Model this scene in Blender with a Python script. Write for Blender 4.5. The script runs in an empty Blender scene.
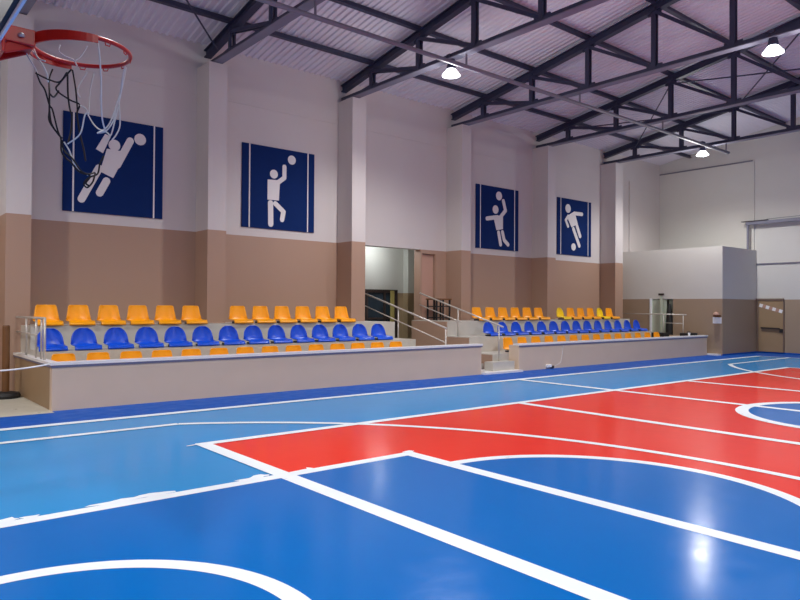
import bpy, bmesh, math, random, json
from mathutils import Vector, Matrix
random.seed(7)
C = bpy.context.scene.collection
SC = bpy.context.scene
PI = math.pi

# ---------------------------------------------------------------- camera
cam_data = bpy.data.cameras.new('camera'); cam = bpy.data.objects.new('camera', cam_data); C.objects.link(cam)
YAW, PITCH, ROLL, CAM_H = 0.69424, 0.00983, 0.00628, 1.716
Rv = Vector((math.cos(YAW), -math.sin(YAW), 0)); F0 = Vector((math.sin(YAW), math.cos(YAW), 0)); Zv = Vector((0, 0, 1))
Uv = -math.sin(PITCH)*F0 + math.cos(PITCH)*Zv; Fv = math.cos(PITCH)*F0 + math.sin(PITCH)*Zv
R2 = math.cos(ROLL)*Rv + math.sin(ROLL)*Uv; U2 = -math.sin(ROLL)*Rv + math.cos(ROLL)*Uv
cam.matrix_world = Matrix(((R2.x, U2.x, -Fv.x, 0), (R2.y, U2.y, -Fv.y, 0), (R2.z, U2.z, -Fv.z, CAM_H), (0, 0, 0, 1)))
cam_data.sensor_width = 36; cam_data.lens = 30.478; cam_data.clip_start = 0.05; cam_data.clip_end = 200
SC.camera = cam

# ---------------------------------------------------------------- world, light and exposure
wd = bpy.data.worlds.new('world'); SC.world = wd; wd.use_nodes = True
wd.node_tree.nodes['Background'].inputs[0].default_value = (0.5, 0.55, 0.7, 1)
wd.node_tree.nodes['Background'].inputs[1].default_value = 0.05
LAMP_W = 900.0; FILL_W = 105.0            # watts of each high-bay spot, then of its added ceiling fill
LAMP_COL = (1.0, 0.985, 0.965)
SC.view_settings.view_transform = 'Standard'; SC.view_settings.look = 'None'
SC.view_settings.gamma = 1.0; SC.view_settings.use_curve_mapping = False
SC.view_settings.exposure = -0.3

# ---------------------------------------------------------------- helpers
def srgb(r, g, b):
    f = lambda c: (c/255/12.92) if c/255 <= 0.04045 else ((c/255+0.055)/1.055)**2.4
    return (f(r), f(g), f(b), 1)

def mat(name, col, rough=0.6, metal=0.0, var=0.06, scale=3.0, bump=0.0, bscale=40.0, spec=0.5, coat=0.0):
    m = bpy.data.materials.new(name); m.use_nodes = True
    nt = m.node_tree; b = nt.nodes['Principled BSDF']
    b.inputs['Roughness'].default_value = rough; b.inputs['Metallic'].default_value = metal
    b.inputs['Specular IOR Level'].default_value = spec; b.inputs['Coat Weight'].default_value = coat
    tc = nt.nodes.new('ShaderNodeTexCoord')
    n = nt.nodes.new('ShaderNodeTexNoise'); n.inputs['Scale'].default_value = scale; n.inputs['Detail'].default_value = 4
    nt.links.new(tc.outputs['Object'], n.inputs['Vector'])
    mx = nt.nodes.new('ShaderNodeMix'); mx.data_type = 'RGBA'
    mx.inputs[6].default_value = [max(0, c*(1-var)) for c in col[:3]]+[1]
    mx.inputs[7].default_value = [min(1, c*(1+var)) for c in col[:3]]+[1]
    nt.links.new(n.outputs['Fac'], mx.inputs[0]); nt.links.new(mx.outputs[2], b.inputs['Base Color'])
    if bump:
        n2 = nt.nodes.new('ShaderNodeTexNoise'); n2.inputs['Scale'].default_value = bscale; n2.inputs['Detail'].default_value = 3
        nt.links.new(tc.outputs['Object'], n2.inputs['Vector'])
        bp = nt.nodes.new('ShaderNodeBump'); bp.inputs['Strength'].default_value = bump; bp.inputs['Distance'].default_value = 0.01
        nt.links.new(n2.outputs['Fac'], bp.inputs['Height']); nt.links.new(bp.outputs['Normal'], b.inputs['Normal'])
    return m

def wall_mat(name, upper, lower, z, rough=0.55):
    """two-tone painted plaster: the dado colour below height z"""
    m = mat(name, upper, rough, 0, 0.03, 1.2, 0.05, 60)
    nt = m.node_tree; b = nt.nodes['Principled BSDF']
    src = b.inputs['Base Color'].links[0].from_socket
    g = nt.nodes.new('ShaderNodeNewGeometry'); s = nt.nodes.new('ShaderNodeSeparateXYZ')
    nt.links.new(g.outputs['Position'], s.inputs[0])
    lt = nt.nodes.new('ShaderNodeMath'); lt.operation = 'LESS_THAN'; lt.inputs[1].default_value = z
    nt.links.new(s.outputs['Z'], lt.inputs[0])
    mx = nt.nodes.new('ShaderNodeMix'); mx.data_type = 'RGBA'; mx.inputs[7].default_value = lower
    nt.links.new(lt.outputs[0], mx.inputs[0]); nt.links.new(src, mx.inputs[6]); nt.links.new(mx.outputs[2], b.inputs['Base Color'])
    return m

def emit(name, col, s):
    m = bpy.data.materials.new(name); m.use_nodes = True; nt = m.node_tree
    nt.nodes.remove(nt.nodes['Principled BSDF']); e = nt.nodes.new('ShaderNodeEmission')
    e.inputs[0].default_value = col; e.inputs[1].default_value = s
    nt.links.new(e.outputs[0], nt.nodes['Material Output'].inputs[0]); return m

def box(bm, x0, x1, y0, y1, z0, z1, mi=0):
    v = [bm.verts.new(p) for p in ((x0,y0,z0),(x1,y0,z0),(x1,y1,z0),(x0,y1,z0),(x0,y0,z1),(x1,y0,z1),(x1,y1,z1),(x0,y1,z1))]
    for q in ((3,2,1,0),(4,5,6,7),(0,1,5,4),(1,2,6,5),(2,3,7,6),(3,0,4,7)):
        f = bm.faces.new([v[i] for i in q]); f.material_index = mi
def bar(bm, a, b, w, h=None, up=(0, 0, 1)):
    """square bar from a to b, w wide and h along 'up'"""
    h = h or w; a = Vector(a); b = Vector(b); d = (b-a).normalized(); up = Vector(up)
    s = d.cross(up)
    if s.length < 1e-4: s = d.cross(Vector((1, 0, 0)))
    s.normalize(); u = s.cross(d).normalized()
    vs = []
    for p in (a, b):
        for i, j in ((-1,-1),(1,-1),(1,1),(-1,1)): vs.append(bm.verts.new(p + s*(i*w/2) + u*(j*h/2)))
    for q in ((3,2,1,0),(4,5,6,7),(0,1,5,4),(1,2,6,5),(2,3,7,6),(3,0,4,7)): bm.faces.new([vs[i] for i in q])
def tube(bm, pts, r, n=8, closed=False):
    pts = [Vector(p) for p in pts]; N = len(pts); rings = []; prev = None
    for i, p in enumerate(pts):
        if closed: d = pts[(i+1) % N]-pts[i-1]
        else: d = pts[min(i+1, N-1)]-pts[max(i-1, 0)]
        d.normalize()
        s = d.cross(Vector((0, 0, 1))) if prev is None else prev - d*prev.dot(d)
        if s.length < 1e-4: s = d.cross(Vector((1, 0, 0)))
        s.normalize(); prev = s; u = d.cross(s)
        rings.append([bm.verts.new(p + s*(r*math.cos(2*PI*k/n)) + u*(r*math.sin(2*PI*k/n))) for k in range(n)])
    M = N if closed else N-1
    for i in range(M):
        A, B = rings[i], rings[(i+1) % N]
        for k in range(n): bm.faces.new([A[k], A[(k+1) % n], B[(k+1) % n], B[k]])
    if not closed: bm.faces.new(rings[0][::-1]); bm.faces.new(rings[-1])
def lathe(bm, prof, n=24, c=(0, 0, 0), caps=True):
    rings = [[bm.verts.new((c[0]+r*math.cos(2*PI*k/n), c[1]+r*math.sin(2*PI*k/n), c[2]+z)) for k in range(n)] for r, z in prof]
    for A, B in zip(rings, rings[1:]):
        for k in range(n): bm.faces.new([A[k], A[(k+1) % n], B[(k+1) % n], B[k]])
    if caps: bm.faces.new(rings[0][::-1]); bm.faces.new(rings[-1])
def obj(name, bm, m, parent=None, loc=None, smooth=False, bevel=0):
    bmesh.ops.recalc_face_normals(bm, faces=bm.faces)
    me = bpy.data.meshes.new(name); bm.to_mesh(me); bm.free()
    for mm in (m if isinstance(m, (list, tuple)) else [m]): me.materials.append(mm)
    if smooth: me.shade_smooth()
    o = bpy.data.objects.new(name, me); C.objects.link(o)
    if parent: o.parent = parent
    if loc: o.location = loc
    if bevel:
        b = o.modifiers.new('bevel', 'BEVEL'); b.width = bevel; b.segments = 2; b.limit_method = 'ANGLE'
    return o
def nb(): return bmesh.new()
def tag(o, label, cat, group=None):
    o['label'] = label; o['category'] = cat
    if group: o['group'] = group
    return o
def thing(name, label, cat, loc=(0, 0, 0), group=None, rz=0):
    o = bpy.data.objects.new(name, None); C.objects.link(o); o.location = loc; o.rotation_euler = (0, 0, rz)
    o.empty_display_size = 0.1
    return tag(o, label, cat, group)
def struct(name, bm, m, parent=None, **k):
    o = obj(name, bm, m, parent, **k)
    if not parent: o['kind'] = 'structure'
    return o
def dup(root, loc, label, group=None, rz=None):
    r = root.copy(); C.objects.link(r); r.location = loc; r['label'] = label
    if rz is not None: r.rotation_euler = (0, 0, rz)
    if group: r['group'] = group
    for ch in list(root.children):
        c = ch.copy(); C.objects.link(c); c.parent = r
        for g in list(ch.children):
            d = g.copy(); C.objects.link(d); d.parent = c
    return r
ORD = ['first','second','third','fourth','fifth','sixth','seventh','eighth','ninth','tenth','eleventh','twelfth','thirteenth','fourteenth']

# ---------------------------------------------------------------- materials
WHITE = srgb(204, 197, 194); BEIGE = srgb(169, 138, 118); GREIGE = srgb(220, 198, 174)
M_wall = wall_mat('two_tone_plaster', WHITE, BEIGE, 3.48)
M_wall2 = wall_mat('two_tone_plaster_low_dado', srgb(206, 204, 198), srgb(162, 141, 119), 2.08)
M_corr = wall_mat('corridor_plaster', srgb(205, 208, 200), srgb(150, 132, 104), 2.17)
M_beige = mat('beige_plaster', BEIGE, 0.6, var=0.03)
M_stand = mat('greige_plaster', GREIGE, 0.55, var=0.04, scale=2, bump=0.05)
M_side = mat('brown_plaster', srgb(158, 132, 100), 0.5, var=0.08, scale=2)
M_cap = mat('pale_stone_cap', srgb(238, 236, 234), 0.35, var=0.05, scale=8)
M_capshade = mat('blue_grey_coping_shade', srgb(112, 114, 140), 0.4, var=0.05)  # shading below the coping edge, put into the colour
M_tile = mat('grey_tile', srgb(196, 192, 182), 0.4, var=0.07, scale=6)
M_steel = mat('brushed_steel', srgb(196, 190, 182), 0.35, 0.35, var=0.04)
M_truss = mat('navy_steel_paint', srgb(50, 53, 78), 0.5, 0.0, var=0.1)
M_flange = mat('grey_steel_paint', srgb(120, 120, 136), 0.5, 0.0, var=0.08)
M_roof = mat('galvanised_sheet', srgb(214, 212, 220), 0.5, 0.0, var=0.05, scale=0.6)
M_pipe = mat('grey_conduit', srgb(120, 118, 130), 0.45, 0.0, var=0.05)
M_yel = mat('orange_yellow_plastic', srgb(255, 168, 0), 0.35, var=0.03)
M_lem = mat('lemon_yellow_plastic', srgb(255, 214, 0), 0.35, var=0.03)
M_blue = mat('royal_blue_plastic', srgb(16, 82, 212), 0.3, var=0.04)
M_brk = mat('dark_bracket_steel', srgb(60, 62, 70), 0.5, 0.3)
M_navy = mat('navy_banner', srgb(16, 42, 96), 0.8, var=0.08, scale=4, spec=0.1)
M_board = mat('dark_slate_board', srgb(26, 34, 54), 0.5, spec=0.2)
M_fig = mat('banner_white', srgb(226, 222, 220), 0.6, var=0.02)
M_red = mat('red_enamel', srgb(206, 34, 22), 0.35, var=0.05)
M_cordw = mat('white_cord', srgb(225, 228, 224), 0.7)
M_cordb = mat('black_cord', srgb(28, 28, 34), 0.8)
M_black = mat('black_rubber', srgb(26, 26, 28), 0.6)
M_brown = mat('brown_timber', srgb(112, 74, 40), 0.5, var=0.2, scale=5)
M_glass = mat('dark_glazing', srgb(40, 52, 62), 0.08, var=0.4, scale=2.5)
M_dark = mat('dark_frame', srgb(52, 44, 42), 0.4)
M_ochre = mat('ochre_stile', srgb(150, 140, 84), 0.5)
M_paper = mat('white_paper', srgb(240, 244, 248), 0.7)
M_frame = mat('umber_frame', srgb(122, 102, 88), 0.5)
M_rose = mat('rose_paint', srgb(184, 146, 128), 0.45, var=0.05)
M_green = mat('pale_green_paint', srgb(186, 196, 178), 0.4, var=0.06)
M_shade = emit('glowing_acrylic', (0.95, 0.97, 1, 1), 7.0)
M_bulb = emit('lamp_glow', (0.95, 0.97, 1, 1), 60.0)

def floor_mat(name, col, rough=0.165, spec=0.11):
    m = mat(name, col, rough, 0, 0.05, 0.7, 0.0, spec=spec)
    nt = m.node_tree; b = nt.nodes['Principled BSDF']; tc = nt.nodes['Texture Coordinate']
    n = nt.nodes.new('ShaderNodeTexNoise'); n.inputs['Scale'].default_value = 5; n.inputs['Detail'].default_value = 2
    nt.links.new(tc.outputs['Object'], n.inputs['Vector'])
    bp = nt.nodes.new('ShaderNodeBump'); bp.inputs['Strength'].default_value = 0.07; bp.inputs['Distance'].default_value = 0.006
    n3 = nt.nodes.new('ShaderNodeTexNoise'); n3.inputs['Scale'].default_value = 28; n3.inputs['Detail'].default_value = 1
    nt.links.new(tc.outputs['Object'], n3.inputs['Vector'])
    bq = nt.nodes.new('ShaderNodeBump'); bq.inputs['Strength'].default_value = 0.012; bq.inputs['Distance'].default_value = 0.003
    nt.links.new(n3.outputs['Fac'], bq.inputs['Height']); nt.links.new(bp.outputs['Normal'], bq.inputs['Normal'])
    nt.links.new(n.outputs['Fac'], bp.inputs['Height']); nt.links.new(bq.outputs['Normal'], b.inputs['Normal'])
    mr = nt.nodes.new('ShaderNodeMapRange'); mr.inputs[3].default_value = rough*0.7; mr.inputs[4].default_value = rough*1.5
    nt.links.new(n.outputs['Fac'], mr.inputs[0]); nt.links.new(mr.outputs[0], b.inputs['Roughness'])
    return m
F_dark = floor_mat('floor_dark_blue', srgb(0, 84, 178), 0.45, 0.15)
F_light = floor_mat('floor_light_blue', srgb(40, 145, 212))
F_mid = floor_mat('floor_mid_blue', srgb(0, 106, 190))
F_red = floor_mat('floor_red', srgb(234, 52, 38))
F_line = floor_mat('floor_white_line', srgb(236, 245, 250), 0.3)
F_pale = floor_mat('floor_pale_stone', srgb(196, 192, 176), 0.3)

# ---------------------------------------------------------------- room shell
XN, XF, YR, YL = -3.0, 27.85, -9.6, 15.6       # near wall, far wall, right wall, left wall
YC = 3.5                                       # court axis
LAY = [0]
def slab(bm, pts, z, mi):
    if mi == Wh: z += LAY[0]*0.00004
    f = bm.faces.new([bm.verts.new((x, y, z)) for x, y in pts]); f.material_index = mi
    if f.normal.z < 0: f.normal_flip()
def rect(bm, x0, x1, y0, y1, z, mi):
    LAY[0] += 1; slab(bm, [(x0,y0),(x1,y0),(x1,y1),(x0,y1)], z, mi)
def ring(bm, cx, cy, r0, r1, a0, a1, z, mi, n=64):
    LAY[0] += 1
    for i in range(n):
        t0 = a0+(a1-a0)*i/n; t1 = a0+(a1-a0)*(i+1)/n
        slab(bm, [(cx+r0*math.cos(t0), cy+r0*math.sin(t0)), (cx+r1*math.cos(t0), cy+r1*math.sin(t0)),
                  (cx+r1*math.cos(t1), cy+r1*math.sin(t1)), (cx+r0*math.cos(t1), cy+r0*math.sin(t1))], z, mi)
def disc(bm, cx, cy, r, a0, a1, z, mi, n=64):
    slab(bm, [(cx+r*math.cos(a0+(a1-a0)*i/n), cy+r*math.sin(a0+(a1-a0)*i/n)) for i in range(n+1)], z, mi)
bm = nb()
D, Lt, Md, Rd, Wh, Pl = range(6)
box(bm, XN, XF, YR, YL, -0.2, 0, D)
Z1, Z2, Z3, Z4 = 0.002, 0.004, 0.006, 0.008
SB = 10.62; BX0, BX1 = -0.8, 25.8             # basketball outer lines
rect(bm, XN, 2.68, 11.76, YL, Z1, Pl)         # pale floor left of the stand
rect(bm, BX0, BX1, 2*YC-SB, SB, Z1, Lt)
VX0, VX1, VY0, VY1 = 3.42, 21.5, YC-4.52, YC+4.52
rect(bm, VX0, VX1, VY0, VY1, Z2, Rd)
FT = 5.15
for s in (1, -1):                              # both basketball keys
    mx = (lambda x: x) if s == 1 else (lambda x: 25.0-x)
    a, b = sorted((mx(BX0), mx(FT))); rect(bm, a, b, YC-2.5, YC+2.5, Z3, Md)
    a0, a1 = (-PI/2, PI/2) if s == 1 else (PI/2, 3*PI/2)
    disc(bm, mx(FT), YC, 1.84, a0, a1, Z3, Md)
    ring(bm, mx(FT), YC, 1.76, 1.90, a0, a1, Z4, Wh)
    for y in (YC-2.5, YC+2.5): rect(bm, a, b, y-0.075, y+0.075, Z4, Wh)
    x = mx(FT); rect(bm, x-0.085, x+0.085, YC-2.575, YC+2.575, Z4, Wh)
    ring(bm, mx(0.77), YC, 1.24, 1.38, a0, a1, Z4, Wh)
    a3 = math.asin(6.05/6.77); c0 = 0 if s == 1 else PI
    ring(bm, mx(0.77), YC, 6.70, 6.83, c0-a3, c0+a3, Z4, Wh, 96)
    xe = 0.77+6.77*math.cos(a3)
    for y in (YC-6.05, YC+6.05):
        p, q = sorted((mx(BX0), mx(xe))); rect(bm, p, q, y-0.065, y+0.065, Z4, Wh)
disc(bm, 12.45, YC, 1.75, 0, 2*PI, Z3, Md, 96)
ring(bm, 12.45, YC, 1.64, 1.84, 0, 2*PI, Z4, Wh, 96)
for y in (SB-0.06, 2*YC-SB+0.06): rect(bm, BX0, BX1, y-0.09, y+0.09, Z4, Wh)
for x in (BX0, BX1): rect(bm, x-0.05, x+0.05, 2*YC-SB, SB, Z4, Wh)
for y in (VY0+0.04, VY1-0.04): rect(bm, VX0, VX1, y-0.075, y+0.075, Z4, Wh)
rect(bm, VX0-0.01, VX0+0.17, VY0, VY1, Z4, Wh); rect(bm, VX1-0.1, VX1, VY0, VY1, Z4, Wh)
for x in (9.42, 15.45): rect(bm, x-0.085, x+0.085, VY0, VY1, Z4, Wh)
rect(bm, 12.45-0.085, 12.45+0.085, 2*YC-SB, SB, Z4, Wh)
# paint that crept under the masking tape along the key and at the corners
for sx, sy, w, h in ((1.02,6.10,0.32,0.18),(1.22,6.09,0.14,0.08),(1.95,6.10,0.62,0.12),(2.2,6.12,0.4,0.14),(3.14,6.08,0.3,0.12),(3.28,6.12,0.18,0.14),
                     (3.70,6.05,0.26,0.1),(3.84,6.06,0.12,0.16),(3.36,7.98,0.2,0.06),(5.2,6.08,0.16,0.08)):
    pts = []
    for k in range(12):
        t = 2*PI*k/12; rr = 0.5*random.uniform(0.5, 1.2)
        pts.append((sx+w*rr*math.cos(t)*1.1, sy+h*rr*math.sin(t)))
    LAY[0] += 1; slab(bm, pts, Z4+0.0005, Wh)
flo = struct('floor', bm, [F_dark, F_light, F_mid, F_red, F_line, F_pale])

# left wall with the passage opening
OX0, OX1, OZ = 11.16, 13.80, 3.48
TOP = 8.3
bm = nb()
box(bm, XN, OX0, YL, YL+0.3, 0, TOP); box(bm, OX0, OX1, YL, YL+0.3, OZ, TOP)
box(bm, OX1, 13.86, YL, YL+0.3, 0, OZ); box(bm, 13.86, 14.42, YL+0.16, YL+0.3, 0, 3.36); box(bm, 13.86, 14.42, YL, YL+0.3, 3.36, OZ)
box(bm, 14.42, XF+0.3, YL, YL+0.3, 0, OZ); box(bm, OX1, XF+0.3, YL, YL+0.3, OZ, TOP)
struct('wall_left', bm, M_wall)
bm = nb(); box(bm, XN, XF, YL-0.015, YL, 6.78, 6.86); struct('trim_13', bm, M_wall)      # faint ring beam
for i, (a, b) in enumerate(((2.50,2.94),(6.60,7.06),(10.70,11.16),(14.88,15.29),(19.12,19.58),(23.32,23.84))):
    bm = nb(); box(bm, a, b, 14.91, YL, 0, 7.40); struct('trim_%d' % (i+1), bm, M_wall)
bm = nb(); box(bm, 14.44, 14.66, YL-0.02, YL, 0.44, 3.30); struct('trim_7', bm, M_beige)
bm = nb(); box(bm, 25.36, 25.46, YL-0.06, YL, 4.1, 7.0); struct('trim_8', bm, M_wall)
# other walls
def gable(bm, x0, x1):
    prof = [(YR-0.3, 0), (YL+0.3, 0), (YL+0.3, 8.0), (3.0, 10.14), (YR-0.3, 8.0)]
    A = [bm.verts.new((x0, y, z)) for y, z in prof]; B = [bm.verts.new((x1, y, z)) for y, z in prof]
    bm.faces.new(A[::-1]); bm.faces.new(B)
    for i in range(5): j = (i+1) % 5; bm.faces.new([A[i], A[j], B[j], B[i]])
bm = nb(); gable(bm, XF, XF+0.3); struct('wall_far', bm, M_wall2)
bm = nb(); gable(bm, XN-0.3, XN); struct('wall_near', bm, M_wall)
bm = nb(); box(bm, XN, XF, YR-0.3, YR, 0, 8.0); struct('wall_right', bm, M_wall)
# trims on the far wall
bm = nb(); box(bm, XF-0.03, XF, 11.65, 15.6, 7.56, 7.61); struct('trim_9', bm, M_pipe)
bm = nb(); box(bm, XF-0.05, XF, 11.59, 11.65, 0.1, 7.56); struct('trim_10', bm, M_wall2)
bm = nb(); box(bm, XF-0.05, XF, 2.0, 11.5, 3.46, 3.50); struct('trim_11', bm, M_pipe)
# white store room built into the far corner
bm = nb()
BXX, BYY, BZ = 24.95, 11.51, 4.02
DY0, DY1, DZ = 13.42, 14.34, 2.08
box(bm, BXX, BXX+0.15, BYY, DY0, 0, BZ); box(bm, BXX, BXX+0.15, DY1, YL, 0, BZ); box(bm, BXX, BXX+0.15, DY0, DY1, DZ, BZ)
box(bm, BXX+0.15, XF, BYY, BYY+0.15, 0, BZ); box(bm, BXX+0.15, XF, BYY+0.15, YL, BZ-0.15, BZ)
struct('wall_store_room', bm, M_wall2)
# its open doorway
d = bpy.data.objects.new('door_3', None); C.objects.link(d); d['kind'] = 'structure'
bm = nb(); box(bm, BXX+0.02, BXX+0.08, 13.70, 14.30, 0.0, 2.06); struct('door_leaf', bm, M_green, d)
bm = nb(); box(bm, BXX+0.22, BXX+0.27, 13.44, 13.70, 0.0, 2.06); struct('door_reveal', bm, M_green, d)
bm = nb(); box(bm, BXX-0.03, BXX+0.1, 14.30, 14.38, 0.0, 2.1); struct('door_frame', bm, M_paper, d)
# skirting of dark blue paint turned up the far wall
bm = nb(); box(bm, XF-0.01, XF, 2, BYY, 0, 0.05); struct('baseboard_far', bm, F_dark)
bm = nb(); box(bm, BXX, XF, BYY-0.01, BYY, 0, 0.05); struct('baseboard_store_room', bm, F_dark)

# corridor behind the opening
CY = 17.4
bm = nb(); box(bm, 9.5, 18.5, CY, CY+0.2, 0, 3.9); struct('wall_corridor', bm, M_corr)
bm = nb(); box(bm, 14.62, 15.15, CY-0.25, CY, 0.44, 3.8); struct('trim_12', bm, M_corr)
bm = nb(); box(bm, 9.5, 18.5, YL+0.3, CY, 3.8, 3.9); struct('ceiling_corridor', bm, M_corr)
bm = nb(); box(bm, 9.5, 18.5, YL+0.3, CY, -0.1, 0.44); box(bm, OX0, OX1, YL, YL+0.3, -0.1, 0.44); struct('floor_corridor', bm, F_pale)
bm = nb(); box(bm, 9.3, 9.5, YL+0.3, CY+0.2, 0, 3.9); struct('wall_corridor_end', bm, M_corr)
bm = nb(); box(bm, 18.5, 18.7, YL+0.3, CY+0.2, 0, 3.9); struct('wall_corridor_turn', bm, M_corr)
d = bpy.data.objects.new('door_2', None); C.objects.link(d); d['kind'] = 'structure'
bm = nb()
for a, b in ((12.2, 12.3), (13.0, 13.08), (13.72, 13.80), (14.18, 14.30)): box(bm, a, b, CY-0.1, CY, 0.44, 2.27)
for a, b in ((2.17, 2.27), (1.30, 1.36), (0.44, 0.56)): box(bm, 12.3, 14.18, CY-0.09, CY-0.01, a, b)
struct('door_frame', bm, M_dark, d)
bm = nb(); box(bm, 12.3, 14.2, CY-0.06, CY-0.02, 0.5, 2.2); struct('glass_pane', bm, M_glass, d)
bm = nb(); box(bm, 13.98, 14.14, CY-0.13, CY-0.1, 0.5, 2.24); struct('door_stile', bm, M_ochre, d)
d = bpy.data.objects.new('door_4', None); C.objects.link(d); d['kind'] = 'structure'
bm = nb(); box(bm, 13.87, 14.41, YL+0.1, YL+0.16, 0.44, 3.35); struct('door_leaf', bm, M_rose, d)

# far-wall exit door
d = bpy.data.objects.new('door_1', None); C.objects.link(d); d['kind'] = 'structure'
bm = nb(); box(bm, XF-0.05, XF, 10.52, 11.42, 0.06, 2.03); struct('door_leaf', bm, M_side, d)
bm = nb()
box(bm, XF-0.08, XF, 10.50, 11.62, 2.04, 2.12); box(bm, XF-0.06, XF, 10.49, 10.52, 0.06, 2.04); box(bm, XF-0.06, XF, 11.42, 11.45, 0.06, 2.04)
struct('door_frame', bm, M_frame, d)
bm = nb(); bar(bm, (XF-0.12, 11.30, 0.98), (XF-0.12, 10.62, 0.96), 0.04, 0.06); bar(bm, (XF-0.12, 11.28, 0.98), (XF-0.02, 11.28, 0.98), 0.04); bar(bm, (XF-0.12, 10.64, 0.96), (XF-0.02, 10.64, 0.96), 0.04)
struct('push_bar', bm, M_dark, d)
bm = nb(); box(bm, XF-0.12, XF-0.04, 10.53, 10.63, 0.82, 0.95); struct('lock_box', bm, M_black, d)

# ---------------------------------------------------------------- roof: corrugated ceiling
SL = 0.17
def roofz(y): return 8.02 + SL*(12.5-abs(y-3.0))
bm = nb()
prof = []; x = XN
while x < XF+0.2:
    prof += [(x, 0.0), (x+0.05, 0.0), (x+0.075, 0.035), (x+0.145, 0.035)]; x += 0.17
for sgn in (1, -1):
    e = 3.0+sgn*12.9
    A = [bm.verts.new((px, 3.0, roofz(3.0)+pz)) for px, pz in prof]; B = [bm.verts.new((px, e, roofz(e)+pz)) for px, pz in prof]
    for i in range(len(prof)-1): bm.faces.new([A[i], A[i+1], B[i+1], B[i]])
struct('ceiling', bm, M_roof)
TX = [2.72, 6.84, 10.85, 15.12, 19.35, 23.56]
TL = ['nearest roof truss, mostly hidden behind the backboard at top left', 'roof truss over the pilaster between the first and second banners',
      'roof truss over the pilaster left of the passage opening', 'roof truss over the pilaster left of the volleyball banner',
      'roof truss over the pilaster between the volleyball and football banners', 'farthest roof truss, over the last pilaster by the white store room']
P = 1.872
NODES = [3.0]+[3.0+P*k for k in range(1, 7)]            # 3.0, 4.87 ... 14.23
def chordz(y): return 7.80 + SL*(12.5-abs(y-3.0))
BZc = 7.47
def make_truss():
    t = thing('roof_truss', TL[0], 'roof truss', (0, 0, 0), 'trusses under the roof')
    for s in (1, -1):
        bm = nb(); a = (0, 3.0, chordz(3.0)); b = (0, 3.0+s*12.57, chordz(3.0+12.57)); n = Vector((0, SL*s, 1)).normalized()
        bar(bm, Vector(a)+n*0.085, Vector(b)+n*0.085, 0.17, 0.025, n); bar(bm, Vector(a)-n*0.085, Vector(b)-n*0.085, 0.17, 0.025, n); bar(bm, a, b, 0.06, 0.16, n)
        obj('top_chord', bm, M_truss, t)
    bm = nb()
    for dx in (-0.05, 0.05): bar(bm, (dx, -9.4, BZc+0.02), (dx, 15.58, BZc+0.02), 0.02, 0.10)
    obj('bottom_chord', bm, M_truss, t); bm = nb()
    bar(bm, (0, -9.3, BZc-0.04), (0, 15.3, BZc-0.04), 0.22, 0.02)
    obj('bottom_flange', bm, M_flange, t)
    for s in (1, -1):
        for k, y in enumerate(NODES):
            if k == 0 and s == -1: continue
            Y = 3.0+s*(y-3.0)
            bm = nb()
            for dx in (-0.05, 0.05): bar(bm, (dx, Y, BZc), (dx, Y, chordz(Y)), 0.035, 0.115, (0, 1, 0))
            box(bm, -0.02, 0.02, Y-0.2, Y+0.2, BZc-0.03, BZc+0.13); box(bm, -0.02, 0.02, Y-0.17, Y+0.17, chordz(Y)-0.18, chordz(Y))
            obj('web_post', bm, M_truss, t)
            if k:
                Y2 = 3.0+s*(NODES[k-1]-3.0); bm = nb()
                for dx in (-0.05, 0.05): bar(bm, (dx, Y, chordz(Y)-0.08), (dx, Y2, BZc+0.06), 0.03, 0.08)
                obj('web_diagonal', bm, M_truss, t)
    bm = nb(); bar(bm, (0, 15.3, BZc+0.0), (0, 14.23, BZc+0.12), 0.05, 0.05); obj('seat_strut', bm, M_truss, t)
    bm = nb(); bar(bm, (0, -9.3, BZc+0.0), (0, -8.23, BZc+0.12), 0.05, 0.05); obj('seat_strut', bm, M_truss, t)
    return t
tr = make_truss(); tr.location = (TX[0], 0, 0)
for x, l in zip(TX[1:], TL[1:]): dup(tr, (x, 0, 0), l)
# purlins
pl = None
PN = [3.0+P*k for k in range(6, -6, -1)]
PLAB = ['purlin nearest the left wall, lowest on the roof slope', 'second purlin up the roof slope from the left wall', 'third purlin up the roof slope from the left wall',
        'fourth purlin up the roof slope from the left wall', 'fifth purlin up the roof slope from the left wall', 'sixth purlin up the roof slope, just short of the ridge']
for k, y in enumerate(PN[:6]):
    bm = nb(); z = chordz(y)+0.155
    bar(bm, (XN, y, z), (XF, y, z), 0.07, 0.12)
    bar(bm, (XN, y-0.03, z-0.06), (XF, y-0.03, z-0.06), 0.12, 0.015)
    tag(obj('purlin', bm, M_truss), PLAB[k], 'purlin', 'purlins under the roof sheet')
# roof bracing rods between the last two trusses
for (a, b, l) in (((2.72, 10.49), (6.84, 15.0), 'thin bracing rod at the top left, between the two nearest trusses'),
                  ((19.35, 10.49), (23.56, 14.23), 'thin bracing rod from the fifth truss down to the wall end of the last truss'),
                  ((19.35, 14.23), (23.56, 10.49), 'thin bracing rod from the wall end of the fifth truss to the last truss'),
                  ((19.35, 6.74), (23.56, 10.49), 'thin bracing rod crossing high near the top right, sloping down toward the wall'),
                  ((19.35, 10.49), (23.56, 6.74), 'thin bracing rod crossing high near the top right, rising away from the wall')):
    bm = nb(); tube(bm, [(a[0], a[1], chordz(a[1])-0.14), (b[0], b[1], chordz(b[1])-0.14)], 0.022, 6)
    tag(obj('bracing_rod', bm, M_truss), l, 'bracing rod', 'roof bracing rods')
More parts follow.
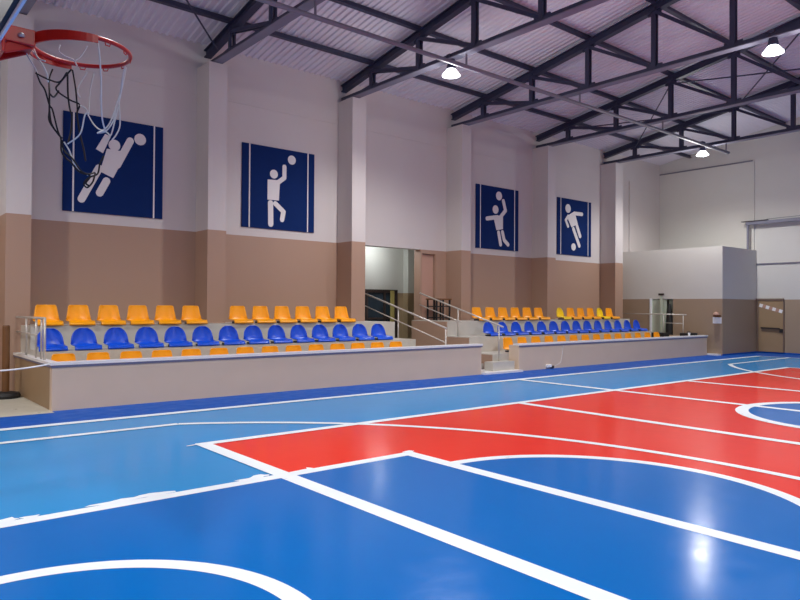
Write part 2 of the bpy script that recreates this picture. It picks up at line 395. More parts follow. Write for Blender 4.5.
# conduit hung along the hall
t = thing('conduit_pipe', 'long thin grey conduit pipe hung below the roof trusses along the left wall', 'pipe', (0, 10.75, 7.13))
bm = nb(); tube(bm, [(XN+0.1, 0, 0), (23.75, 0, 0)], 0.05, 8); obj('pipe', bm, M_pipe, t, smooth=True)
for x in TX:
    bm = nb(); bar(bm, (x, 0, 0.04), (x, 0, 0.31), 0.035); obj('hanger', bm, M_pipe, t)

# ---------------------------------------------------------------- high-bay lamps
def make_lamp():
    t = thing('high_bay_lamp', '', 'lamp', (0, 0, 0), 'high-bay lamps')
    bm = nb(); lathe(bm, [(0.10, -0.06), (0.15, -0.12), (0.205, -0.19), (0.21, -0.21), (0.20, -0.21), (0.14, -0.13), (0.09, -0.07)], 28, caps=False)
    obj('reflector', bm, M_shade, t, smooth=True)
    bm = nb(); lathe(bm, [(0.05, 0.26), (0.085, 0.25), (0.085, 0.08), (0.11, -0.03), (0.10, -0.065)], 20); box(bm, -0.10, 0.10, -0.06, 0.06, 0.20, 0.27); obj('gear_housing', bm, M_truss, t)
    bm = nb(); lathe(bm, [(0.02, -0.06), (0.06, -0.08), (0.10, -0.14), (0.15, -0.19), (0.10, -0.23), (0.01, -0.24)], 20); b = obj('bulb', bm, M_bulb, t, smooth=True)
    ld = bpy.data.lights.new('lamp_light', 'SPOT'); ld.energy = LAMP_W; ld.color = LAMP_COL; ld.spot_size = math.radians(158); ld.spot_blend = 0.6; ld.shadow_soft_size = 0.16
    lo = bpy.data.objects.new('lamp_light', ld); C.objects.link(lo); lo.parent = t; lo.location = (0, 0, -0.34)
    pd = bpy.data.lights.new('ceiling_fill_light', 'POINT'); pd.energy = FILL_W; pd.color = LAMP_COL; pd.shadow_soft_size = 0.15  # extra point light added below the reflector to brighten the ceiling
    po = bpy.data.objects.new('ceiling_fill_light', pd); C.objects.link(po); po.parent = t; po.location = (0, 0, -0.46)
    return t
LZ = 7.26
lamps = [((TX[2], 11.24, LZ), 'bright bell-shaped lamp under the truss above the passage opening'),
         ((TX[3], 5.92, LZ+0.06), 'bright bell-shaped lamp at the top right of the ceiling'),
         ((TX[5], 11.58, LZ+0.1), 'small bright bell-shaped lamp under the farthest truss, above the store room')]
lp = make_lamp(); lp.location = lamps[0][0]; lp['label'] = lamps[0][1]
for p, l in lamps[1:]: dup(lp, p, l)
for p in ((-1.4, 11.4, LZ), (2.72, 5.9, LZ), (-1.4, 0.2, LZ), (10.85, 0.2, LZ), (23.56, 0.2, LZ), (2.72, -5.4, LZ), (15.12, -5.4, LZ)):
    dup(lp, p, 'bell-shaped ceiling lamp out of view overhead')

# ---------------------------------------------------------------- spectator stands
T1, T2, T3 = 0.46, 0.88, 1.31
def cap(bm, x0, x1, y0, y1, z): box(bm, x0, x1, y0, y1, z, z+0.045)
st = thing('spectator_stand', 'long greige spectator stand with three seat rows, left of the passage', 'stand', (0, 0, 0))
bm = nb(); box(bm, 2.68, 12.66, 11.95, 12.10, 0, 0.735); obj('front_wall', bm, M_stand, st)
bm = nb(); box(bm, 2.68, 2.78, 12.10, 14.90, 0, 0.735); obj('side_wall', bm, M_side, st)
bm = nb(); cap(bm, 2.65, 12.69, 11.92, 12.14, 0.735); cap(bm, 2.65, 2.80, 12.14, 14.90, 0.735); obj('coping', bm, M_cap, st)
bm = nb(); box(bm, 2.66, 12.68, 11.93, 11.95, 0.70, 0.735); box(bm, 2.66, 2.68, 11.95, 14.9, 0.70, 0.735); obj('painted_coping_shadow', bm, M_capshade, st)  # last strip paints the shade under the coping overhang
for z, y0, xe in ((T1, 12.10, 11.48), (T2, 13.17, 11.50), (T3, 14.05, 11.52)):
    bm = nb(); box(bm, 2.78, xe, y0, {T1: 13.17, T2: 14.05, T3: YL}[z], 0, z); obj('seating_tier', bm, M_tile, st)
s2 = thing('spectator_stand', 'shorter-looking far spectator stand with three seat rows, right of the passage', 'stand', (0, 0, 0))
bm = nb(); box(bm, 14.12, 24.68, 11.95, 12.10, 0, 0.69); box(bm, 14.12, 14.27, 12.10, 12.30, 0, 0.69); obj('front_wall', bm, M_stand, s2)
bm = nb(); box(bm, 24.53, 24.68, 12.10, 14.9, 0, 0.69); obj('side_wall', bm, M_stand, s2)
bm = nb(); cap(bm, 14.10, 24.71, 11.92, 12.14, 0.69); obj('coping', bm, M_cap, s2)
bm = nb(); box(bm, 14.12, 24.70, 11.93, 11.95, 0.645, 0.69); obj('painted_coping_shadow', bm, M_capshade, s2)  # shade under this coping, painted as a strip
for z, y0, x1 in ((T1, 12.30, 24.53), (T2, 13.17, 22.95), (T3, 14.05, 22.95)):
    bm = nb(); box(bm, 13.47, x1, y0, {T1: 13.17, T2: 14.05, T3: YL}[z], 0, z)
    if z == T1: box(bm, 22.95, 24.53, 13.17, YL, 0, T1)
    obj('seating_tier', bm, M_tile, s2)
bm = nb()
for z, y0, y1 in ((T1, 12.31, 13.18), (T2, 13.18, 14.06), (T3, 14.06, 15.6)): box(bm, 13.45, 13.47, y0, y1, 0, z-0.02)
obj('side_cheek', bm, M_beige, s2)
bm = nb(); box(bm, 13.15, 14.0, 12.0, 12.30, 0, 0.28); obj('entry_step', bm, M_tile, s2)
bm = nb(); box(bm, 12.66, 14.12, 11.80, 12.55, 0.0, 0.05); tag(obj('entry_slab', bm, M_cap), 'pale stone slab at the entrance gap between the two stands', 'step')
bm = nb(); box(bm, 11.53, 13.45, 12.6, YL, 0, 0.19); box(bm, 11.53, 13.45, 12.95, YL, 0.19, 0.32); box(bm, 11.53, 13.45, 13.3, YL, 0.32, 0.44)
tag(obj('passage_stairs', bm, M_tile), 'pale passage steps between the two stands leading to the opening', 'stairs')
bm = nb(); box(bm, 24.72, 24.94, 11.55, 12.6, 0, 0.06); tag(obj('end_slab', bm, M_cap), 'pale stone slab on the floor between far stand and store room', 'step')

# ---------------------------------------------------------------- seats
def shell(round_back):
    bm = nb(); NU, rows = 13, []
    prof = [(-0.235, 0.012), (-0.245, 0.026), (-0.235, 0.042), (-0.20, 0.055), (-0.10, 0.055), (0.0, 0.055), (0.06, 0.062), (0.10, 0.085), (0.125, 0.125),
            (0.14, 0.19), (0.15, 0.25), (0.158, 0.30), (0.164, 0.34), (0.168, 0.37), (0.170, 0.392), (0.171, 0.402)]
    for y, z in prof:
        if z < 0.10: w = 0.235
        elif round_back:
            q = max(0.0, (z-0.10)/0.31); w = 0.232*(1-q**3.2)**0.5*(1-0.06*q)
            w = max(w, 0.07)
        else:
            q = max(0.0, (z-0.10)/0.30); w = 0.232-0.05*q
            if z > 0.37: w -= 0.03*((z-0.37)/0.032)**2
        r = []
        for k in range(NU):
            u = -1+2*k/(NU-1)
            wing = max(0.0, min(1.0, (y+0.22)/0.32))
            zz = z + ((0.026+(0.022 if round_back else 0.01)*wing**2)*abs(u)**3 if z < 0.10 and y > -0.22 else 0.0)
            yy = y - (0.055*abs(u)**2.2 if z >= 0.10 else 0.0) + (0.02*u*u if y < -0.2 else 0)
            r.append(bm.verts.new((u*w, yy, zz)))
        rows.append(r)
    for A, B in zip(rows, rows[1:]):
        for k in range(NU-1): bm.faces.new([A[k], A[k+1], B[k+1], B[k]])
    bmesh.ops.recalc_face_normals(bm, faces=bm.faces)
    bmesh.ops.solidify(bm, geom=list(bm.faces), thickness=0.012)
    return bm
def make_seat(round_back, m):
    s = obj('stadium_seat', shell(round_back), m, smooth=True)
    bm = nb(); box(bm, -0.16, 0.16, -0.14, 0.06, 0.0, 0.045); o = obj('mounting_base', bm, M_brk, s)
    return s
def seat_row(proto, used, xs, y, z, desc, where, group, first=None, cols=None):
    for i, x in enumerate(xs):
        lab = '%s, %s from its left end' % (desc+' '+where, ORD[i]) if i else '%s, first from its left end' % (desc+' '+where)
        d = dup(proto, (x, y, z), lab, group, rz=random.uniform(-0.03, 0.03)); d['category'] = 'seat'
sq = make_seat(False, M_yel); rd = make_seat(True, M_blue); lm = make_seat(True, M_lem)
lin = lambda a, b, n: [a+(b-a)*i/(n-1) for i in range(n)]
seat_row(sq, 0, lin(3.045, 10.52, 14), 12.68, T1, 'yellow plastic seat in the front row of the near stand', '', 'yellow seats in the front row of the near stand')
seat_row(rd, 0, lin(2.985, 10.53, 14), 13.42, T2, 'blue plastic seat in the middle row of the near stand', '', 'blue seats of the near stand')
seat_row(sq, 0, lin(3.10, 5.98, 6)+lin(7.09, 9.97, 6), 14.24, T3, 'yellow plastic seat in the back row of the near stand', '', 'yellow seats in the back row of the near stand')
seat_row(sq, 0, lin(14.62, 22.62, 14), 12.68, T1, 'yellow plastic seat in the front row of the far stand', '', 'yellow seats in the front row of the far stand')
seat_row(rd, 0, lin(14.60, 22.50, 14), 13.42, T2, 'blue plastic seat in the middle row of the far stand', '', 'blue seats of the far stand')
X3 = lin(14.97, 17.90, 6)+lin(19.07, 22.0, 6)
for i, x in enumerate(X3):
    if i in (6, 10):
        d = dup(lm, (x, 14.24, T3), ('lemon-yellow round-backed seat in the back row of far stand, just right of the pilaster' if i == 6 else
                'lemon-yellow round-backed seat near the right end of the far back row'), 'lemon seats', rz=0.1)
    else:
        d = dup(sq, (x, 14.24, T3), 'yellow plastic seat in the back row of the far stand, %s from its left end' % ORD[i], 'yellow seats in the back row of the far stand', rz=random.uniform(-0.03, 0.03))
    d['category'] = 'seat'
for p in (sq, rd, lm):
    for ch in list(p.children): bpy.data.objects.remove(ch)
    bpy.data.objects.remove(p)

# ---------------------------------------------------------------- railings
def railing(label, pts_top, posts, low, r=0.022):
    t = thing('hand_rail', label, 'railing', (0, 0, 0), 'steel hand rails')
    bm = nb(); tube(bm, pts_top, r, 10); obj('top_rail', bm, M_steel, t, smooth=True)
    if low:
        bm = nb(); tube(bm, low, r*0.7, 8); obj('lower_rail', bm, M_steel, t, smooth=True)
    for a, b in posts:
        bm = nb(); tube(bm, [a, b], r*0.85, 8); obj('post', bm, M_steel, t, smooth=True)
    return t
railing('sloping steel hand rail at the right end of the near stand', [(11.60, 16.05, 2.23), (11.60, 12.14, 1.19)],
        [((11.60, 14.0, 0.32), (11.60, 14.0, 1.68)), ((11.60, 12.16, 0.0), (11.60, 12.16, 1.19)), ((11.6, 16.0, 0.44), (11.6, 16.0, 2.21))],
        [(11.60, 16.0, 1.87), (11.60, 12.16, 0.83)])
railing('sloping steel hand rail at the left end of the far stand', [(13.60, 15.4, 2.13), (13.60, 12.05, 1.19)],
        [((13.60, 13.75, T2), (13.60, 13.75, 1.66)), ((13.60, 12.2, 0.28), (13.60, 12.2, 1.22))],
        [(13.60, 15.4, 1.78), (13.60, 13.6, 1.28)])
railing('low steel guard rail on the left side wall of the near stand', [(2.71, 15.05+0.0, 0.80-0.02), (2.71, 15.05, 1.47), (2.71, 12.62, 1.48), (2.71, 12.62, 0.78)],
        [((2.71, y, 0.78), (2.71, y, 1.47)) for y in (14.05, 13.25, 12.85)], [(2.71, 15.02, 1.19), (2.71, 13.2, 1.18)])
railing('pale steel guard rail across the right end of the far stand', [(24.40, 15.4, 1.50), (24.40, 12.60, 1.48)],
        [((24.40, y, T1), (24.40, y, 1.48)) for y in (15.3, 13.5, 12.72)], [(24.40, 13.5, 1.16), (24.40, 12.72, 1.15)])

# ---------------------------------------------------------------- sport banners
FIGS = json.loads('''{"1":{"cap":[[[[-0.69,-0.78],[-0.34,-0.07]],0.16],[[[-0.32,-0.61],[-0.18,-0.33]],0.16],[[[0.32,0.63],[0.04,0.05]],0.16]],"poly":[[[-0.32,-0.14],[-0.04,-0.25],[0.25,0.37],[-0.18,0.38]],[[-0.41,0.34],[-0.22,0.7],[-0.1,0.66],[-0.26,0.27]]],"circ":[[[-0.02,0.48],0.125],[[0.54,0.7],0.13]]},"2":{"cap":[[[[-0.07,0.15],[0.14,0.31],[0.14,0.6]],0.12],[[[-0.26,-0.39],[-0.25,-0.93]],0.15],[[[-0.12,-0.39],[0.12,-0.58],[0.08,-0.79]],0.13]],"poly":[[[-0.35,0.21],[0.01,0.23],[-0.02,-0.3],[-0.35,-0.31]]],"circ":[[[-0.17,0.37],0.115],[[0.36,0.81],0.12]]},"3":{"cap":[[[[-0.54,-0.05],[-0.02,0.04]],0.14],[[[0.11,0.04],[0.38,0.3],[0.27,0.62]],0.14],[[[0.04,-0.48],[0.14,-0.88]],0.14],[[[0.23,-0.45],[0.32,-0.72],[0.52,-0.86]],0.14]],"poly":[[[-0.24,0.08],[0.25,0.11],[0.25,-0.35],[-0.07,-0.41]]],"circ":[[[-0.12,0.29],0.145],[[0.05,0.77],0.15]]},"4":{"cap":[[[[-0.02,0.54],[0.46,0.55]],0.14],[[[-0.41,0.4],[-0.56,0.24],[-0.42,0.02]],0.12],[[[-0.08,-0.06],[0.29,-0.67]],0.16],[[[0.14,0.07],[0.34,-0.3]],0.16]],"poly":[[[-0.5,0.39],[-0.02,0.62],[0.19,0.15],[-0.2,-0.01]]],"circ":[[[-0.42,0.69],0.165],[[-0.07,-0.74],0.14]]}}''')
BL = {1: ((4.72, 4.77), 'navy banner with a white diving goalkeeper figure, behind the basketball net'),
      2: ((8.85, 4.76), 'navy banner with a white basketball player figure holding a ball overhead'),
      3: ((17.27, 4.74), 'navy banner with a white volleyball player figure, arms spread under the ball'),
      4: ((21.60, 4.77), 'navy banner with a white football player figure kicking a ball')}
def flat(bm, pts, y0, y1):
    A = [bm.verts.new((x, y0, z)) for x, z in pts]; B = [bm.verts.new((x, y1, z)) for x, z in pts]
    bm.faces.new(A); bm.faces.new(B[::-1])
    for i in range(len(pts)): j = (i+1) % len(pts); bm.faces.new([A[i], B[i], B[j], A[j]])
for k, ((cx, cz), lab) in BL.items():
    t = thing('sport_banner', lab, 'banner', (cx, YL-0.02, cz), 'sport banners on the left wall')
    bm = nb(); box(bm, -1.065, 1.065, -0.012, 0.02, -1.06, 1.06); obj('banner_sheet', bm, M_navy, t)
    for sx in (-0.86, 0.86):
        bm = nb(); box(bm, sx-0.016, sx+0.016, -0.016, -0.012, -1.06, 1.06); obj('stripe', bm, M_fig, t)
    f = FIGS[str(k)]; bm = nb()
    for n, (pts, w) in enumerate(f['cap']):
        for i in range(len(pts)-1):
            a, b = Vector(pts[i]), Vector(pts[i+1]); d = (b-a).normalized(); r = w/2; ang = math.atan2(d.y, d.x)
            P_ = [(a.x+r*math.cos(ang+PI/2+PI*q/8), a.y+r*math.sin(ang+PI/2+PI*q/8)) for q in range(9)]+[(b.x+r*math.cos(ang-PI/2+PI*q/8), b.y+r*math.sin(ang-PI/2+PI*q/8)) for q in range(9)]
            flat(bm, P_, -0.0165-0.0004*(n+i), -0.012)
    for pts in f['poly']: flat(bm, pts, -0.0180, -0.012)
    (hx, hz), hr = f['circ'][0]; flat(bm, [(hx+hr*math.cos(2*PI*q/20), hz+hr*math.sin(2*PI*q/20)) for q in range(20)], -0.0185, -0.012)
    obj('player_figure', bm, M_fig, t)
    (hx, hz), hr = f['circ'][1]; bm = nb(); flat(bm, [(hx+hr*math.cos(2*PI*q/20), hz+hr*math.sin(2*PI*q/20)) for q in range(20)], -0.0165, -0.012)
    obj('ball_figure', bm, M_fig, t)

# ---------------------------------------------------------------- basketball hoop and backboard
HX, HY, HZ = 0.98, 3.80, 3.05
hoop = thing('basketball_hoop', 'red basketball rim with backboard and torn black and white net, top left', 'basketball hoop', (HX, HY, HZ))
bm = nb(); tube(bm, [(0.235*math.cos(2*PI*k/48), 0.235*math.sin(2*PI*k/48), 0) for k in range(48)], 0.011, 10, True)
rim = obj('rim', bm, M_red, hoop, smooth=True)
bm = nb()                                             # stiffening flange on the board half of the ring
a0, a1 = math.radians(88), math.radians(272); N = 30; R0, R1 = [], []
for k in range(N+1):
    t_ = k/N; a = a0+(a1-a0)*t_; hh = 0.026*(0.8+0.4*math.sin(PI*t_))
    for r, L in ((0.243, R0), (0.251, R1)): L.append((bm.verts.new((r*math.cos(a), r*math.sin(a), hh*0.4)), bm.verts.new((r*math.cos(a), r*math.sin(a), -hh*1.4))))
for k in range(N):
    for L in (R0, R1): bm.faces.new([L[k][0], L[k+1][0], L[k+1][1], L[k][1]])
    for e in (0, 1): bm.faces.new([R0[k][e], R0[k+1][e], R1[k+1][e], R1[k][e]])
for k in (0, N): bm.faces.new([R0[k][0], R0[k][1], R1[k][1], R1[k][0]])
obj('rim_flange', bm, M_red, hoop)
bm = nb()
for k in range(12):
    a = 2*PI*(k+0.5)/12; p = Vector((0.235*math.cos(a), 0.235*math.sin(a), -0.012)); d = Vector((-math.sin(a), math.cos(a), 0))*0.014
    tube(bm, [p-d, p-d*0.8+Vector((0, 0, -0.012)), p+d*0.8+Vector((0, 0, -0.012)), p+d], 0.003, 6)
obj('net_hooks', bm, M_red, rim)
bm = nb()
box(bm, -0.375, -0.235, -0.08, 0.08, -0.06, 0.02)
box(bm, -0.39, -0.375, -0.13, 0.13, -0.13, 0.10)
bar(bm, (-0.38, -0.07, -0.10), (-0.25, -0.05, -0.04), 0.012, 0.05); bar(bm, (-0.38, 0.07, -0.10), (-0.25, 0.05, -0.04), 0.012, 0.05)
obj('mounting_bracket', bm, M_red, hoop, bevel=0.006)
bm = nb()
for z in (0.0,): lathe(bm, [(0.012, -0.010), (0.016, -0.004), (0.016, 0.002), (0.01, 0.008)], 12, (-0.30, -0.085, -0.02))
obj('bolt', bm, M_steel, hoop)
bm = nb(); box(bm, -0.425, -0.40, -0.98, 0.82, -0.065, 0.945); obj('backboard', bm, M_board, hoop)
bm = nb()
box(bm, -0.404, -0.392, -1.0, 0.84, -0.085, -0.062); box(bm, -0.404, -0.392, -1.0, 0.84, 0.945, 0.97)
box(bm, -0.404, -0.392, -1.0, -0.98, -0.085, 0.97); box(bm, -0.404, -0.392, 0.82, 0.84, -0.085, 0.97); obj('backboard_frame', bm, M_paper, hoop)
bm = nb()
for y in (-0.35, 0.35): bar(bm, (-0.42, y*0.6, 0.5), (-3.98, y*2.0, 0.7), 0.08); bar(bm, (-0.42, y*0.6, 0.85), (-3.98, y*2.0, 1.2), 0.06)
obj('support_arm', bm, M_truss, hoop)
NETB = json.loads('''[[[-0.209,0.042,-0.155],[-0.167,-0.065,-0.207],[-0.133,-0.118,-0.222],[-0.113,-0.165,-0.183]],[[-0.103,0.173,-0.075],[-0.128,0.129,-0.142],[-0.143,0.054,-0.236],[-0.147,0.032,-0.333],[-0.146,0.032,-0.391],[-0.103,0.024,-0.456],[-0.085,0.037,-0.466]],[[-0.002,0.208,-0.043],[-0.068,0.163,-0.141],[-0.093,0.13,-0.194],[-0.022,0.144,-0.23],[0.024,0.139,-0.246],[0.01,0.129,-0.295],[0.012,0.116,-0.349],[0.018,0.099,-0.415],[0.032,0.073,-0.505],[0.036,0.055,-0.566]],[[0.004,0.207,-0.045],[0.011,0.168,-0.157],[0.013,0.132,-0.28]],[[-0.023,0.199,-0.067],[-0.031,0.15,-0.203],[-0.025,0.129,-0.288],[-0.017,0.122,-0.32],[-0.026,0.101,-0.402],[-0.047,0.073,-0.48]],[[-0.207,0.042,-0.147],[-0.191,0.039,-0.196],[-0.168,0.036,-0.233],[-0.147,0.032,-0.307],[-0.133,0.029,-0.331],[-0.109,0.025,-0.431],[-0.095,0.022,-0.468]],[[-0.14,0.053,-0.244],[-0.113,0.093,-0.244],[-0.08,0.138,-0.195]],[[-0.147,0.032,-0.333],[-0.139,0.031,-0.394],[-0.121,0.027,-0.432],[-0.095,0.022,-0.468],[-0.091,0.021,-0.538],[-0.069,0.017,-0.572],[-0.055,-0.029,-0.6],[-0.032,-0.05,-0.639],[-0.002,-0.06,-0.656],[0.031,-0.052,-0.652],[0.064,-0.018,-0.637],[0.06,-0.017,-0.664],[0.047,-0.037,-0.692],[0.017,-0.057,-0.725],[-0.001,-0.06,-0.708],[0.024,-0.055,-0.672],[0.076,-0.021,-0.641],[0.087,-0.025,-0.586],[0.104,-0.03,-0.543]],[[-0.088,0.021,-0.48],[-0.079,0.019,-0.531],[-0.052,-0.042,-0.583],[-0.014,-0.058,-0.643],[0.031,-0.052,-0.662],[0.009,-0.059,-0.703],[0.031,-0.051,-0.715]]]'''); NETW = json.loads('''[[[-0.237,0.046,-0.028],[-0.205,-0.05,-0.123],[-0.18,-0.062,-0.179],[-0.17,-0.038,-0.211]],[[-0.227,0.003,-0.046],[-0.215,-0.028,-0.097],[-0.195,-0.088,-0.124]],[[-0.254,0.048,-0.055],[-0.242,0.046,-0.08],[-0.209,0.042,-0.138],[-0.195,0.04,-0.186]],[[-0.055,0.228,0.084],[-0.063,0.221,0.047],[-0.031,0.223,0.028],[0.013,0.221,0.016],[0.028,0.212,-0.016]],[[0.083,0.22,0.111],[0.051,0.222,0.048],[0.019,0.219,0.012]],[[0.012,-0.235,-0.025],[0.025,-0.225,-0.104],[0.045,-0.178,-0.214],[0.058,-0.135,-0.294],[0.077,-0.095,-0.37],[0.109,-0.031,-0.404]],[[0.22,-0.011,-0.04],[0.188,-0.059,-0.159],[0.159,-0.048,-0.27],[0.149,-0.045,-0.347],[0.113,-0.033,-0.409],[0.093,0.047,-0.408]],[[0.175,-0.137,-0.076],[0.172,-0.109,-0.133],[0.177,-0.055,-0.223],[0.144,-0.043,-0.401],[0.132,-0.039,-0.434]],[[0.173,-0.053,-0.258],[0.178,-0.055,-0.37],[0.16,-0.049,-0.426],[0.142,-0.042,-0.454]],[[0.106,0.175,-0.051],[0.08,0.147,-0.159],[0.065,0.112,-0.295]],[[0.075,0.193,-0.044],[0.021,0.168,-0.155],[0.029,0.148,-0.205]],[[0.021,0.139,-0.25],[0.054,0.125,-0.267],[0.064,0.109,-0.308],[0.087,0.072,-0.366],[0.108,0.011,-0.396],[0.132,-0.039,-0.362],[0.159,-0.048,-0.27]],[[0.0,-0.131,-0.356],[-0.017,-0.126,-0.368],[-0.031,-0.096,-0.461],[-0.076,-0.039,-0.509]],[[0.055,-0.088,-0.44],[0.104,-0.03,-0.41],[0.132,-0.039,-0.434],[0.114,-0.033,-0.462]],[[-0.072,0.05,-0.482],[-0.044,0.064,-0.518],[-0.02,0.06,-0.579],[0.01,0.059,-0.617],[0.045,0.04,-0.642]]]''')
def smooth_path(L):
    P_ = [Vector(p) for p in L]; out = []
    for i in range(len(P_)-1):
        p0, p1, p2, p3 = P_[max(i-1, 0)], P_[i], P_[i+1], P_[min(i+2, len(P_)-1)]
        for s in range(5):
            t_ = s/5; out.append(0.5*((2*p1)+(p2-p0)*t_+(2*p0-5*p1+4*p2-p3)*t_*t_+(3*p1-p0-3*p2+p3)*t_**3))
    return out+[P_[-1]]
net = bpy.data.objects.new('net', None); C.objects.link(net); net.parent = hoop
for nm, LL, m in (('black_cords', NETB, M_cordb), ('white_cords', NETW, M_cordw)):
    bm = nb()
    for L in LL: tube(bm, smooth_path(L), 0.0046 if m is M_cordb else 0.004, 6)
    obj(nm, bm, m, net, smooth=True)

# ---------------------------------------------------------------- small things
# barrier post and chain left of the stand
t = thing('barrier_post', 'brown post on a round black rubber foot beside the left end of the near stand', 'post', (2.40, 14.15, 0))
bm = nb(); lathe(bm, [(0.24, 0.0), (0.25, 0.05), (0.22, 0.10), (0.10, 0.12)], 24); obj('rubber_foot', bm, M_black, t, smooth=False)
bm = nb(); lathe(bm, [(0.062, 0.12), (0.062, 1.31), (0.05, 1.33)], 16); obj('post_pole', bm, M_brown, t)
bm = nb(); pts = []
for k in range(25):
    s = k/24; pts.append((2.65-1.80*s, 11.97+0.5*s, 0.76-0.10*4*s*(1-s)+0.02*s))
tube(bm, pts, 0.014, 6); tag(obj('barrier_chain', bm, M_paper), 'slack white barrier cord tied to the left corner of the near stand', 'cord')
t = thing('cord_post', 'thin steel cord post standing left of the near stand', 'post', (0.85, 12.47, 0))
bm = nb(); lathe(bm, [(0.16, 0), (0.16, 0.03), (0.03, 0.05)], 20); obj('foot_plate', bm, M_black, t)
bm = nb(); lathe(bm, [(0.022, 0.05), (0.022, 0.80), (0.01, 0.82)], 10); obj('post_pole', bm, M_steel, t)
t = thing('corridor_fill_lamp', 'added unseen ceiling lamp lighting the corridor behind the passage opening', 'lamp', (13.2, 16.7, 3.8))  # unseen lamp added to brighten the corridor and its column
bm = nb(); lathe(bm, [(0.18, 0), (0.17, -0.06), (0.05, -0.10)], 20); obj('diffuser', bm, M_bulb, t)
pd = bpy.data.lights.new('corridor_fill_light', 'POINT'); pd.energy = 0.7; pd.shadow_soft_size = 0.15
po = bpy.data.objects.new('corridor_fill_light', pd); C.objects.link(po); po.parent = t; po.location = (0, 0, -0.25)
# desk with black frame and brown top on the landing
t = thing('side_table', 'small black-framed table with brown top, standing on the landing right of the passage', 'table', (14.15, 15.15, T3))
for x in (-0.27, 0.0, 0.27):
    for y in (-0.2, 0.2):
        bm = nb(); box(bm, x-0.022, x+0.022, y-0.02, y+0.02, 0, 0.62); obj('leg', bm, M_black, t)
for z in (0.08, 0.42):
    bm = nb()
    for y in (-0.2, 0.2): bar(bm, (-0.26, y, z), (0.26, y, z), 0.03)
    for x in (-0.27, 0.0, 0.27): bar(bm, (x, -0.18, z), (x, 0.18, z), 0.03)
    obj('stretcher', bm, M_black, t)
bm = nb(); box(bm, -0.31, 0.31, -0.25, 0.25, 0.62, 0.66); obj('table_top', bm, M_brown, t)
# notice and alarm on the store-room corner
bm = nb(); box(bm, BXX-0.012, BXX, 11.54, 11.86, 1.17, 1.40); tag(obj('paper_notice', bm, M_paper), 'white paper notice on the corner of the store room wall', 'notice')
t = thing('alarm_sounder', 'small reddish alarm fitting just above the white paper notice', 'alarm', (BXX, 11.69, 1.50))
bm = nb(); box(bm, -0.06, 0, -0.13, 0.13, -0.09, -0.02); obj('base_box', bm, M_brown, t)
bm = nb(); lathe(bm, [(0.02, 0.10), (0.08, 0.07), (0.11, 0.0), (0.11, -0.02)], 18, (-0.11, 0, 0)); obj('dome', bm, M_rose, t, smooth=True)
# notice board strip on the exit door
t = thing('door_tape', 'slanting strip of red and white tape across the exit door on the far wall', 'tape', (XF-0.055, 10.96, 1.74))
for i in range(7):
    a = -0.42+i*0.12; z = lambda q: q*0.30
    bm = nb(); A = Vector((-0.004, a, z(a))); B = Vector((-0.004, a+0.12, z(a+0.12))); bar(bm, A, B, 0.012, 0.13, (0, 0, 1)); obj('tape_band', bm, M_rose if i % 2 else M_cap, t)
# electric socket box at the foot of the far stand
t = thing('socket_box', 'small white socket box low on the front wall of the far stand', 'socket', (15.40, 11.95, 0.09))
bm = nb(); box(bm, -0.14, 0.06, -0.06, 0, -0.05, 0.03); obj('socket_body', bm, M_paper, t, bevel=0.01)
bm = nb(); box(bm, 0.065, 0.18, -0.05, 0, -0.08, -0.01); obj('plug', bm, M_brk, t)
bm = nb(); tube(bm, [(16.05, 11.94, 0.66), (16.0, 11.94, 0.4), (15.93, 11.94, 0.15), (15.6, 11.93, 0.05)], 0.005, 6)
tag(obj('wall_cable', bm, M_cap), 'thin pale cable running down the front of the far stand to the socket', 'cable')
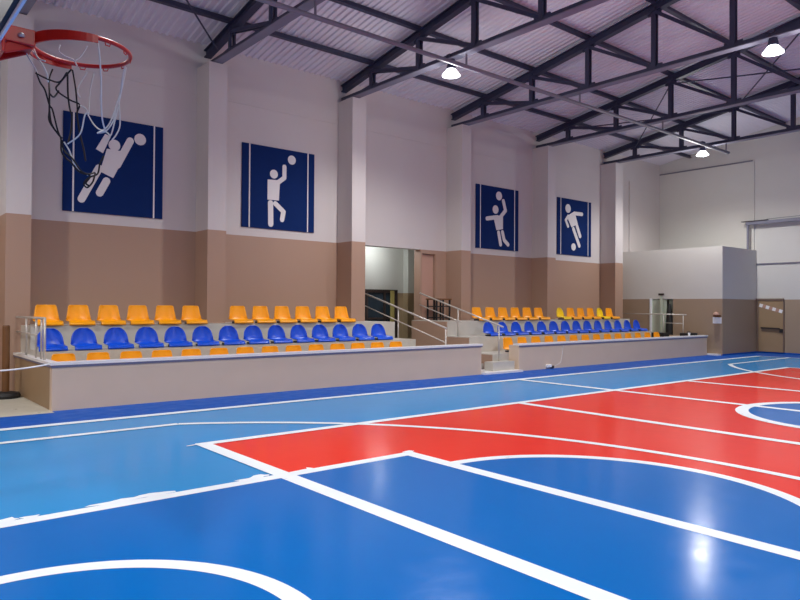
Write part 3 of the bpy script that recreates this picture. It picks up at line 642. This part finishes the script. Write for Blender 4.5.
# gear left behind the coping at the right end
t = thing('equipment_case', 'black equipment case at the right end of the far stand, behind the coping', 'case', (24.1, 12.35, T1))
bm = nb(); box(bm, -0.36, 0.36, -0.16, 0.16, 0, 0.36); obj('case_body', bm, M_black, t, bevel=0.02)
bm = nb(); tube(bm, [(-0.1, 0, 0.36), (-0.1, 0, 0.40), (0.1, 0, 0.40), (0.1, 0, 0.36)], 0.012, 6); obj('case_handle', bm, M_brk, t)
t = thing('equipment_case', 'long low dark case in front of the store room doorway', 'case', (23.9, 13.9, T1))
bm = nb(); box(bm, -0.2, 0.2, -0.8, 0.35, 0, 0.34); obj('case_body', bm, M_black, t, bevel=0.02)
bm = nb(); box(bm, -0.205, -0.2, -0.25, -0.15, 0.2, 0.28); obj('case_latch', bm, M_steel, t)
bm = nb(); lathe(bm, [(0.03, 0), (0.045, 0.11), (0.04, 0.11), (0.027, 0.01)], 16, (23.55, 12.05, 0.735)); tag(obj('paper_cup', bm, M_paper), 'white paper cup on the coping of the far stand near its right end', 'cup')
bm = nb(); lathe(bm, [(0.02, 1.90), (0.05, 1.86), (0.09, 1.6), (0.13, 1.1), (0.14, 0.7), (0.13, 0.6)], 16, (BXX+0.03, 13.58, 0.0)); o = obj('dark_shape', bm, M_black, smooth=True)  # dark rounded body standing in the doorway
tag(o, 'dark rounded shape in the store room doorway beside the pale green door', 'coat')
t = thing('door_post', 'pale post with a dark tip beside the store room door', 'post', (BXX-0.10, 13.85, 0))
bm = nb(); box(bm, -0.03, 0.03, -0.04, 0.04, 0, 2.22); obj('shaft', bm, M_green, t)
bm = nb(); box(bm, -0.04, 0.04, -0.10, 0.10, 2.22, 2.30); obj('tip', bm, M_dark, t)
# steel frame on the roof of the store room
t = thing('track_frame', 'grey steel frame standing on the store room roof and running along the far wall', 'steel frame', (27.6, 11.74, BZ))
bm = nb(); box(bm, -0.035, 0.035, -0.035, 0.035, 0.02, 1.02); obj('upright', bm, M_flange, t)
bm = nb(); box(bm, -0.12, 0.12, -0.02, 0.40, 0, 0.03); obj('base_plate', bm, M_dark, t)
bm = nb(); box(bm, -0.06, 0.06, -9.0, 0.06, 1.0, 1.12); obj('beam', bm, M_flange, t)
bm = nb(); box(bm, -0.10, 0.10, -0.75, 0.22, 1.12, 1.15); obj('cap_plate', bm, M_dark, t)
bm = nb(); tube(bm, [(0, -0.7, 1.17), (0, -9.0, 1.30)], 0.012, 6); obj('stay_wire', bm, M_pipe, t)
bm = nb(); box(bm, -0.05, 0.05, -9.0, -8.9, -BZ, 1.0); obj('end_upright', bm, M_flange, t)
